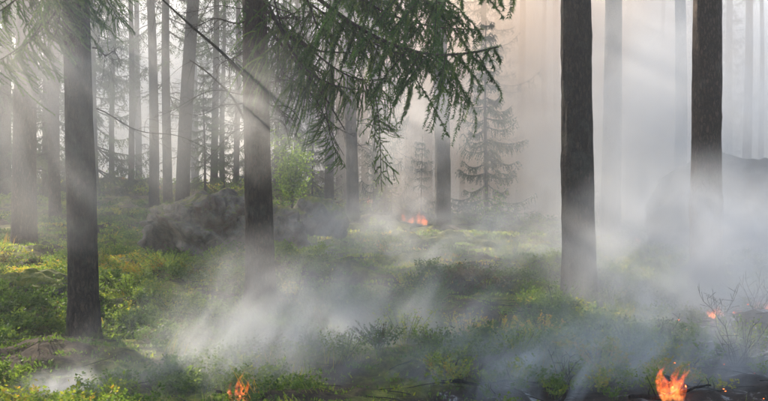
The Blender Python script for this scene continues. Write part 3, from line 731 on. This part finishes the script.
# ------------------------------------------------------------------ undergrowth
def shrub_template(rg, h=0.2, w=0.12, stems=14, leaves=9, leaf=0.018):
    V = []; F = []; n = 0
    for s in range(stems):
        a = rg.random() * 6.28; l = w * rg.random() ** 0.6; top = np.array([math.cos(a) * l, math.sin(a) * l, h * rg.uniform(0.55, 1.05)])
        bpt = np.array([math.cos(a), math.sin(a), 0]) * l * 0.35
        side = np.array([-math.sin(a), math.cos(a), 0]) * 0.0016
        V += [bpt - side, bpt + side, top]; F.append([n, n + 1, n + 2]); n += 3
        for k in range(leaves):
            t = rg.uniform(0.3, 1.0); c = bpt + (top - bpt) * t
            A = rg.normal(size=3); A[2] = abs(A[2]) * 0.6 + 0.15; A /= np.linalg.norm(A); B = np.cross(A, rg.normal(size=3)); B /= np.linalg.norm(B)
            ll = leaf * rg.uniform(0.7, 1.4)
            V += [c, c + A * ll * 0.55 + B * ll * 0.33, c + A * ll, c + A * ll * 0.55 - B * ll * 0.33]; F += [[n, n + 1, n + 2], [n, n + 2, n + 3]]; n += 4
    return np.array(V), np.array(F)
def grass_template(rg, h=0.25, n=12, w=0.004, spread=0.05):
    V = []; F = []; k = 0
    for i in range(n):
        a = rg.random() * 6.28; p = rg.normal(size=3) * spread; p[2] = 0; d = np.array([math.cos(a), math.sin(a), 0]); s = np.array([-d[1], d[0], 0]) * w
        hh = h * rg.uniform(0.5, 1.1); lean = rg.uniform(0.1, 0.7) * hh
        m = p + d * lean * 0.35 + np.array([0, 0, hh * 0.6]); t = p + d * lean + np.array([0, 0, hh * 0.95])
        V += [p - s, p + s, m + s * 0.8, m - s * 0.8, t]; F += [[k, k + 1, k + 2], [k, k + 2, k + 3], [k + 3, k + 2, k + 4]]; k += 5
    return np.array(V), np.array(F)
def scatter(name, temps, x, y, sc, tint, mat, rg, tilt=0.2, jit=0.08, sink=0.01, z=None):
    z = height(x, y) if z is None else z; B = Bag(); pick = rg.integers(0, len(temps), len(x))
    for k, (TV, TF) in enumerate(temps):
        m = pick == k; n = int(m.sum())
        if not n: continue
        a = rg.random(n) * 6.28; c, s = np.cos(a), np.sin(a); tx, ty = rg.normal(size=n) * tilt, rg.normal(size=n) * tilt
        V = np.repeat(TV[None], n, 0); X = V[..., 0] * c[:, None] - V[..., 1] * s[:, None]; Y = V[..., 0] * s[:, None] + V[..., 1] * c[:, None]; Z = V[..., 2]
        X, Y = X + Z * tx[:, None], Y + Z * ty[:, None]
        W_ = np.stack([X, Y, Z], -1) * sc[m][:, None, None] + np.stack([x[m], y[m], z[m] - sink], -1)[:, None]
        F = TF[None] + (np.arange(n) * len(TV))[:, None, None]
        tt = np.clip(tint[m][:, None] + rg.normal(size=(n, len(TV) // 1)) * 0.0 + np.repeat(rg.normal(size=(n, 1)) * jit, len(TV), 1) + np.tile((np.sin(np.arange(len(TV)) // 4 * 12.9) * jit)[None], (n, 1)), 0, 1)
        B.add(W_.reshape(-1, 3), F.reshape(-1, 3), tt.ravel())
    o = obj(name, B.mesh(name, mat)); return o
rg = np.random.default_rng(101)
def wedge(n, y0, y1, lim=0.46):
    y = np.sqrt(rg.uniform(y0 ** 2, y1 ** 2, n)); x = rg.uniform(-lim, lim, n) * y * 1.0; return x, y
def cover(x, y, s=0.0):
    P = np.stack([x, y, np.full_like(x, s)], -1); return fbm(P * 0.75, 3)
def plant_tint(x, y):
    px = 384 + FPX * x / y
    t = 0.55 + 0.34 * cover(x, y, 5.0)
    t = t + np.where((y < 10.8) & (px > 400) & (px < 620), 0.16, 0)          # leaves scorched yellow near the fire front
    t = t + np.where((px < 130) & (y < 13.5), 0.14, 0)  # left foreground leaves tinted brighter, sunlight put into their colour
    t = t + np.where((y > 14) & (y < 24) & (px > 270) & (px < 530), 0.13, 0)   # dry yellow moss on the mound, tinted brighter in place of sunlight
    return np.clip(t, 0.12, 0.9)
T1 = [shrub_template(rg, 0.17, 0.15, 14, 9, 0.024) for _ in range(4)] + [shrub_template(rg, 0.11, 0.16, 16, 8, 0.022) for _ in range(3)]
x, y = wedge(5200, 6.2, 14.5); c = cover(x, y); b = burnt_share(x, y)
px = 384 + FPX * x / y
foot = ((np.abs(x + 3.03) < 0.55) & (y > 7.9) & (y < 9.7)) | ((np.abs(x - 2.62) < 0.3) & (y > 11.3) & (y < 12.6))
keep = ~foot & ~((y > 12.2) & (px > 290) & (px < 520) & (c < 0.25)) & (c > -0.12 - 0.25 * (px < 130) - 0.3 * ((px > 520) & (px < 700))) & (rg.random(len(x)) > b * 0.97)
x, y = x[keep], y[keep]
tag(scatter('bilberry_undergrowth', T1, x, y, rg.uniform(0.7, 1.35, len(x)), plant_tint(x, y), M_under, rg), 'low leafy green bilberry cover over the near forest floor', 'undergrowth', kind='stuff')
T2 = [shrub_template(rg, 0.22, 0.2, 11, 5, 0.036) for _ in range(4)]
x, y = wedge(6500, 14.2, 27, 0.5); c = cover(x, y); px = 384 + FPX * x / y; keep = (c > 0.05 + 0.5 * ((px > 270) & (px < 530))); x, y = x[keep], y[keep]
tag(scatter('bilberry_undergrowth', T2, x, y, rg.uniform(0.35, 1.0, len(x)), plant_tint(x, y) - 0.03, M_under, rg), 'leafy ground cover on the mound and slopes farther back', 'undergrowth', kind='stuff')
T3 = [shrub_template(rg, 0.25, 0.35, 9, 3, 0.07) for _ in range(3)]
x, y = wedge(4500, 26, 60, 0.55)
tag(scatter('bilberry_undergrowth', T3, x, y, rg.uniform(0.5, 1.3, len(x)), plant_tint(x, y), M_under, rg), 'green cover on the far slope under the trunks', 'undergrowth', kind='stuff')
# moss fuzz: short tufts everywhere
T4 = [grass_template(rg, 0.026, 16, 0.006, 0.035) for _ in range(3)]
x, y = wedge(9000, 6.0, 20); b = burnt_share(x, y); keep = rg.random(len(x)) > b; x, y = x[keep], y[keep]
tag(scatter('moss', T4, x, y, rg.uniform(0.8, 1.8, len(x)) * (1 + np.clip((y - 12) / 12, 0, 1)), np.clip(0.68 + 0.3 * cover(x, y, 2.), 0.1, 0.95), M_under, rg, 0.3), 'short yellow green moss tufts over the forest floor', 'moss', kind='stuff')
T5 = [grass_template(rg, 0.28, 9, 0.0022, 0.06) for _ in range(3)]
x, y = wedge(260, 6.2, 17); c = cover(x, y, 9.0); keep = c > 0.05; x, y = x[keep], y[keep]
tag(scatter('grass', T5, x, y, rg.uniform(0.6, 1.2, len(x)), np.full(len(x), 0.72), M_under, rg, 0.3, 0.15), 'thin pale grass blades between the low shrubs', 'grass', kind='stuff')
# litter: fallen twigs on the floor, thicker on the burnt strip
x, y = wedge(2600, 6.2, 15); b = burnt_share(x, y); keep = rg.random(len(x)) < (0.25 + b); x, y = x[keep], y[keep]
TW = []
for k in range(4):
    l = rg.uniform(0.12, 0.5); u = np.linspace(-0.5, 0.5, 5)
    V, F = tube(np.stack([u * l, 0.04 * l * np.sin(u * 7 + k), 0.012 + 0.03 * l * np.cos(u * 3)], -1), 0.0035, 3)
    TW.append((V, np.concatenate([F[:, [0, 1, 2]], F[:, [0, 2, 3]]])))
tag(scatter('fallen_twigs', TW, x, y, rg.uniform(0.6, 1.5, len(x)), np.zeros(len(x)), M_twig, rg, 0.3), 'thin fallen twigs and sticks lying over the floor', 'twigs', kind='stuff')

# single shrubs one can tell apart
def shrub(px, d, h, w, label, tint, seed, stems=60, leaves=16, leaf=0.022, name='bilberry_shrub'):
    rg = np.random.default_rng(seed); root = empty(name, at(px, d, 0.02)); tag(root, label, 'shrub')
    V, F = shrub_template(rg, h, w, stems, leaves, leaf)
    t = np.clip(np.repeat(rg.normal(tint, 0.1, stems), len(V) // stems) + np.sin(np.arange(len(V)) // 4 * 7.7) * 0.05, 0.0, 1)
    obj('foliage', np_mesh('foliage', V, F, M_under, t), root)
    W = Bag()
    for k in range(12):
        a = rg.random() * 6.28; l = w * 0.8 * rg.random(); u = np.linspace(0, 1, 4)[:, None]
        W.add(*tube(np.array([math.cos(a) * l, math.sin(a) * l, h * 0.85]) * u, 0.003, 3))
    obj('stems', W.mesh('stems', M_twig), root)
shrub(556, 11.6, 0.42, 0.42, 'dense green shrub at the left foot of the thick dark trunk', 0.5, 1)
shrub(612, 11.8, 0.36, 0.42, 'dense green shrub at the right foot of the thick dark trunk', 0.52, 2)
shrub(640, 12.6, 0.3, 0.5, 'sunlit yellow green shrub right of the thick dark trunk in drifting smoke', 0.76, 3)
shrub(466, 9.2, 0.42, 0.26, 'tall shrub with yellowed leaves in the middle foreground', 0.93, 4)
shrub(498, 8.9, 0.30, 0.24, 'lower orange yellow shrub right of the tall yellowed one', 0.96, 5)
shrub(405, 8.8, 0.38, 0.36, 'green and yellow shrub left of the yellowed shrubs at the bottom', 0.72, 6)
shrub(434, 8.5, 0.26, 0.26, 'small dark green shrub in front of the yellowed shrubs', 0.45, 7)
shrub(378, 8.4, 0.26, 0.3, 'scorched brown green shrub at the bottom left of the yellowed shrubs', 0.36, 8)
shrub(542, 9.0, 0.30, 0.26, 'thin shrub with orange leaves at the edge of the ash', 0.95, 9)
shrub(514, 16.0, 0.42, 0.4, 'bright yellow green tuft on the right shoulder of the mound', 0.8, 10)
shrub(414, 13.0, 0.26, 0.35, 'sunlit yellow green shrub beside the low mossy stone', 0.82, 11)
shrub(130, 11.6, 0.3, 0.6, 'wide fresh green shrub patch right of the nearest trunk', 0.6, 12)
shrub(168, 13.2, 0.3, 0.7, 'wide green shrub patch at the foot of the big boulder', 0.62, 13)
shrub(746, 8.6, 0.42, 0.3, 'half burnt yellow green shrub in the lower right corner', 0.7, 14)
shrub(590, 9.2, 0.25, 0.3, 'wilted brown shrub above the ash right of the middle', 0.3, 15)
shrub(290, 12.4, 0.3, 0.2, 'bright yellow green sprig at the right foot of the twiggy trunk', 0.8, 16)
shrub(345, 8.2, 0.3, 0.3, 'green shrub at the bottom edge left of the ash under thin smoke', 0.6, 40)
shrub(450, 7.9, 0.24, 0.28, 'yellow tipped low shrub at the bottom edge in front of the small dark green shrub', 0.82, 41)
shrub(520, 8.3, 0.3, 0.3, 'green and yellow shrub half veiled by the white smoke over the ash', 0.7, 42)
shrub(630, 8.6, 0.3, 0.34, 'green shrub in bluish smoke left of the bottom right flames', 0.55, 43)
shrub(600, 8.1, 0.22, 0.24, 'scorched yellowing shrub at the edge of the ash left of the right flames', 0.88, 44)
# scorched bare stems on the right
def bare_plant(px, d, h, label, seed):
    rg = np.random.default_rng(seed); W = Bag(); root = empty('scorched_stems', at(px, d, 0.02)); tag(root, label, 'burnt plant')
    for k in range(9):
        a = rg.random() * 6.28; u = np.linspace(0, 1, 7)[:, None]; top = np.array([math.cos(a) * h * 0.35, math.sin(a) * h * 0.35, h * rg.uniform(0.5, 1)])
        ax = top * u + rg.normal(size=3) * 0.06 * h * np.sin(u * 6); W.add(*tube(ax, 0.004 * (1 - 0.6 * u[:, 0]), 4))
        for j in range(4):
            d2 = rg.normal(size=3); d2[2] = abs(d2[2]); d2 /= np.linalg.norm(d2); W.add(*tube(ax[2 + j] + d2 * h * 0.2 * np.linspace(0, 1, 4)[:, None], 0.002, 3))
    obj('stems', W.mesh('stems', M_twig), root)
bare_plant(736, 8.2, 0.5, 'scorched bare stems in the lower right corner beside the flames', 1)
bare_plant(720, 9.6, 0.55, 'tall bare stems in the smoke right of the flames', 2)
bare_plant(664, 8.8, 0.4, 'bare twigs standing just behind the right flames', 3)
bare_plant(562, 7.8, 0.35, 'blackened curved stems standing in the ash', 4)
bare_plant(758, 10.5, 0.6, 'bare smoky stems at the right edge', 5)

def fallen(px, d, L, rz, r, label, seed, mat=None, name='fallen_branch'):
    rg = np.random.default_rng(seed); W = Bag(); p = at(px, d, 0.0); root = empty(name, p); tag(root, label, 'branch')
    t = np.linspace(0, 1, 22); X = (t - 0.5) * L; c, s_ = math.cos(rz), math.sin(rz); wob = 0.06 * L * np.sin(t * 5 + seed)
    wx = X * c - wob * s_; wy = X * s_ + wob * c
    z = height(p[0] + wx, p[1] + wy) - p[2] + r * 0.7 + 0.03 * np.abs(np.sin(t * 4 + seed))
    ax = np.stack([wx, wy, z], -1); W.add(*tube(ax, r * (1 - 0.6 * t) * (1 + 0.1 * np.sin(t * 40)), 8))
    obj('limb', W.mesh('limb', mat or M_twig, True), root)
    for k in range(5):
        i = rg.integers(3, 20); d2 = rg.normal(size=3); d2[2] = abs(d2[2]) + 0.2; d2 /= np.linalg.norm(d2); l = L * rg.uniform(0.1, 0.28); u = np.linspace(0, 1, 7)[:, None]
        B = Bag(); B.add(*tube(ax[i] + d2 * l * u + rg.normal(size=3) * 0.08 * l * np.sin(u * 4), r * 0.35 * (1 - 0.7 * u[:, 0]), 5)); obj('twig', B.mesh('twig', mat or M_twig, True), root)
M_char = bark_mat('charred_wood', (0.004, 0.004, 0.004), (0.014, 0.012, 0.011), (0.03, 0.027, 0.025), 30, 10, 0.25, 0.0)
fallen(672, 7.2, 0.7, 0.3, 0.018, 'charred branch lying under the bottom right flames', 1, M_char, 'charred_branch')
fallen(690, 7.5, 0.5, -0.7, 0.014, 'short charred branch crossing behind the bottom right flames', 2, M_char, 'charred_branch')
fallen(566, 7.6, 0.6, 1.1, 0.013, 'curved blackened branch in the ash at the bottom', 3, M_char, 'charred_branch')
fallen(490, 7.7, 0.8, -0.15, 0.016, 'charred branch along the ash in the middle of the bottom edge', 4, M_char, 'charred_branch')
fallen(237, 7.3, 0.35, 0.5, 0.012, 'charred stick under the small flame at the bottom left', 5, M_char, 'charred_branch')
fallen(118, 9.3, 1.2, 0.15, 0.022, 'grey fallen branch across the foot of the nearest trunk', 6)
fallen(735, 8.4, 1.0, 0.5, 0.016, 'dark fallen branch behind the burnt shrub at the lower right', 7, M_char)
fallen(440, 20.0, 1.6, 0.1, 0.03, 'pale bare branch lying on the crest of the mound', 8)
# ------------------------------------------------------------------ fires
def tongue(rg, h, r):
    n = 12; t = np.linspace(0, 1, n); ph = rg.random(2) * 6.28
    cx = 0.22 * h * t * np.sin(t * 3.5 + ph[0]); cyy = 0.15 * h * t * np.sin(t * 3 + ph[1])
    rad = r * (np.sin(np.pi * np.clip(t * 0.97 + 0.03, 0, 1)) ** 0.7) * (1 - t ** 2) + 0.001
    V, F = tube(np.stack([cx, cyy, h * t], -1), rad, 9)
    V = V + 0.12 * r * np.stack([vnoise(V * 30 + 3), vnoise(V * 30 + 9), vnoise(V * 30)], -1)
    a = np.arange(9); nv = len(V); V = np.concatenate([V, [[cx[0], cyy[0], -0.01]], [[cx[-1], cyy[-1], h * 1.02]]])
    Ft = np.concatenate([F[:, [0, 1, 2]], F[:, [0, 2, 3]], np.stack([(a + 1) % 9, a, np.full(9, nv)], -1), np.stack([nv - 9 + a, nv - 9 + (a + 1) % 9, np.full(9, nv + 1)], -1)])
    return V, Ft
def fire(px, d, w, h, n, label, seed, mat, dy=0.0, lift=0.0):
    rg = np.random.default_rng(seed); p = at(px, d, 0.0); root = empty('fire', (p[0], p[1], p[2] + lift)); tag(root, label, 'fire')
    for k in range(n):
        hh = h * rg.uniform(0.35, 1.0); V, F = tongue(rg, hh, w * rg.uniform(0.06, 0.16) + 0.006)
        obj('flame', np_mesh('flame', V, F, mat), root, (rg.uniform(-0.5, 0.5) * w, rg.uniform(-0.3, 0.3) * w, 0))
fire(674, 7.1, 0.20, 0.33, 20, 'bright orange flames burning at the bottom right', 1, M_flame)
fire(238, 7.0, 0.11, 0.34, 8, 'small orange flame at the bottom left of the middle', 2, M_flame)
fire(416, 25, 0.62, 0.5, 12, 'red orange fire glowing behind the mound beside the crest trunk', 3, M_farflame)
fire(366, 29, 0.5, 0.35, 4, 'faint fire between the two trunks right of the smaller boulder', 4, M_farflame)
fire(626, 21.5, 0.6, 0.28, 8, 'small line of flames at the foot of the broad pale trunk', 5, M_farflame)
fire(724, 10.2, 0.3, 0.13, 8, 'low embers glowing in the smoke right of the right flames', 6, M_flame)
fire(762, 11.2, 0.2, 0.2, 6, 'small flame in smoke at the right edge', 7, M_flame)
fire(157, 33, 0.3, 0.3, 3, 'small orange fire between the trunks on the left slope', 8, M_farflame)
fire(123, 34, 0.25, 0.22, 3, 'tiny orange fire on the left hill crest', 9, M_farflame)

me_, nt, N, L, out = newmat('ember_glow'); e = N.new('ShaderNodeEmission'); e.inputs[0].default_value = (1, 0.16, 0.03, 1); e.inputs[1].default_value = 3.0; L.new(e.outputs[0], out.inputs[0])
rg = np.random.default_rng(55); EB = Bag(); EV, EF = ico(1)
for px, d, n in ((690, 7.9, 9), (728, 10.4, 14), (755, 11.4, 9), (640, 21.0, 10)):
    for k in range(n):
        ex = (px - 384) / FPX * d + rg.normal() * 0.32; ey = d + rg.normal() * 0.3; r_ = rg.uniform(0.0025, 0.006) * d / 9
        EB.add(EV * r_ * np.array([1.8, 1.2, 0.7]) + np.array([ex, ey, H1(ex, ey) + r_ * 0.5 + rg.choice([0, 0, 0.05, 0.1]) * rg.random()]), EF)
tag(obj('embers', EB.mesh('embers', me_)), 'scattered glowing orange embers along the burnt front at the right', 'embers', kind='stuff')

# ------------------------------------------------------------------ smoke and haze
def smoke(px, py, d, size, mat, label, seed, rot=(0, 0, 0), name='smoke'):
    """a closed billowy body of smoke; centre given by photograph column, row and depth"""
    V, F = ICO[4]; V = V * (1 + 0.06 * fbm(V * 2 + seed, 3))[:, None]
    o = obj(name, np_mesh(name, V, F, mat, None, True), None, pix(px, py, d)); o.scale = size; o.rotation_euler = rot
    tag(o, label, 'smoke', kind='stuff'); return o
BLUE = (0.88, 0.895, 0.92); WARM_LIT = (0.98, 0.83, 0.70)  # second tone puts the peach of warm light into the smoke colour
S = [
 # px, py, d, size, gain, thr, nscale, stretch, noise tilt, body tilt, seed, colour, label
 (200, 385, 8.0, (2.2, 1.2, 1.12), 1.1, 0.40, 1.6, (1.2, 1, .65), -0.6, -0.6, 3, BLUE, 'thick grey smoke rolling over the floor in front of the twiggy trunk'),
 (350, 358, 8.6, (2.3, 1.4, 1.0), 0.95, 0.42, 1.8, (1.2, 1, .5), -0.7, -0.2, 5, BLUE, 'thin smoke over the low shrubs at the bottom left of the middle'),
 (720, 278, 11.0, (2.4, 2.6, 1.7), 1.0, 0.38, 1.2, (1, 1, .8), -0.5, 0.1, 8, BLUE, 'dense bank of smoke over the floor at the right, round the foot of the scaly pine'),
 (690, 375, 8.2, (2.1, 1.1, 1.0), 1.6, 0.43, 2.0, (1.3, 1, .5), -0.4, 0.1, 10, BLUE, 'smoke rising round the bottom right flames'),
 (470, 246, 14.5, (3.3, 2.4, 1.2), 0.55, 0.42, 1.3, (1.2, 1, .6), -0.9, 0.1, 13, BLUE, 'thin smoke drifting low across the mound'),
 (690, 120, 19.0, (4.6, 4.2, 5.0), 0.45, 0.34, 0.6, (1, 1, .5), -0.3, 0, 21, BLUE, 'high curtain of blue grey smoke behind the thick dark trunk and the scaly pine'),
 (575, 190, 14.0, (1.7, 1.5, 1.5), 0.4, 0.42, 1.1, (1, 1, .5), -0.4, 0, 22, BLUE, 'thin smoke climbing round the thick dark trunk'),
 (560, 110, 31, (9.5, 5, 8), 0.6, 0.32, 0.25, (1, 1, .6), -0.3, 0, 24, WARM_LIT, 'far peach coloured smoke behind the crest trunk and the slim parallel trunks'),
 (384, 110, 56, (48, 12, 15), 0.35, 0.25, 0.08, (1, 1, .8), 0, 0, 25, BLUE, 'wide bank of sunlit smoke behind the whole far wood'),
 (105, 40, 14, (3.4, 3.0, 2.8), 0.12, 0.40, 0.5, (1, 1, .6), 0.7, 0.5, 27, BLUE, 'pale smoke hanging in the sunbeams among the left trees'),
 (62, 135, 8.2, (1.6, 1.2, 1.5), 0.52, 0.44, 0.9, (1, 1, .6), 0.7, 0.5, 29, BLUE, 'pale veil of smoke across the nearest trunk in the upper left'),
 (255, 110, 10.6, (0.9, 0.6, 1.0), 0.9, 0.42, 1.3, (1, 1, .6), 0.7, 0.4, 31, BLUE, 'small drift of smoke crossing the twiggy trunk at mid height'),
 (560, 384, 7.9, (2.0, 0.9, 0.55), 4.0, 0.44, 2.4, (1.2, 1, .6), -0.5, 0, 33, BLUE, 'wisps of white smoke creeping over the ash at the bottom'),
 (70, 398, 7.4, (0.6, 0.5, 0.28), 4.0, 0.42, 2.6, (1, 1, 1), 0, 0, 38, BLUE, 'small wisp of smoke at the bottom left corner'),
 (370, 80, 15.0, (3.2, 2.0, 2.6), 0.35, 0.40, 0.8, (1, 1, .6), 0.5, 0.3, 44, BLUE, 'veil of smoke behind the drooping green limb'),
 (420, 205, 24.0, (1.6, 1.0, 1.1), 0.8, 0.40, 1.0, (1, 1, .6), -0.4, 0, 47, WARM_LIT, 'reddish smoke rising from the fire behind the mound'),
 (345, 230, 14.8, (1.7, 1.2, 0.7), 0.35, 0.42, 1.6, (1, 1, .6), -0.7, 0, 49, BLUE, 'wisp of smoke in front of the rounded dark boulder'),
]
for px, py, d, size, gain, thr, ns, st, nt_, bt, sdv, col_, lab in S:
    smoke(px, py, d, size, smoke_mat('smoke', gain, thr, ns, st, tilt=nt_, seed=sdv, color=col_, aniso=0.45 if sdv in (29, 31) else 0.3), lab, sdv, (0, bt, 0))

m, nt, N, L, out = newmat('haze')
pv = N.new('ShaderNodeVolumePrincipled'); pv.inputs['Color'].default_value = (0.90, 0.92, 0.95, 1)
pv.inputs['Density'].default_value = 0.0028; pv.inputs['Anisotropy'].default_value = 0.3; pv.inputs['Density Attribute'].default_value = ''
L.new(pv.outputs[0], out.inputs['Volume'])
hx, y0, y1, z0, z1 = 340, -45, 440, -9, 24
V = [(sx * hx, yy, zz) for zz in (z0, z1) for yy in (y0, y1) for sx in (-1, 1)]
F = [(0, 2, 3, 1), (4, 5, 7, 6), (0, 1, 5, 4), (2, 6, 7, 3), (0, 4, 6, 2), (1, 3, 7, 5)]
tag(obj('haze', np_mesh('haze', V, F, m)), 'pale smoke haze filling the forest air', 'haze', kind='stuff')
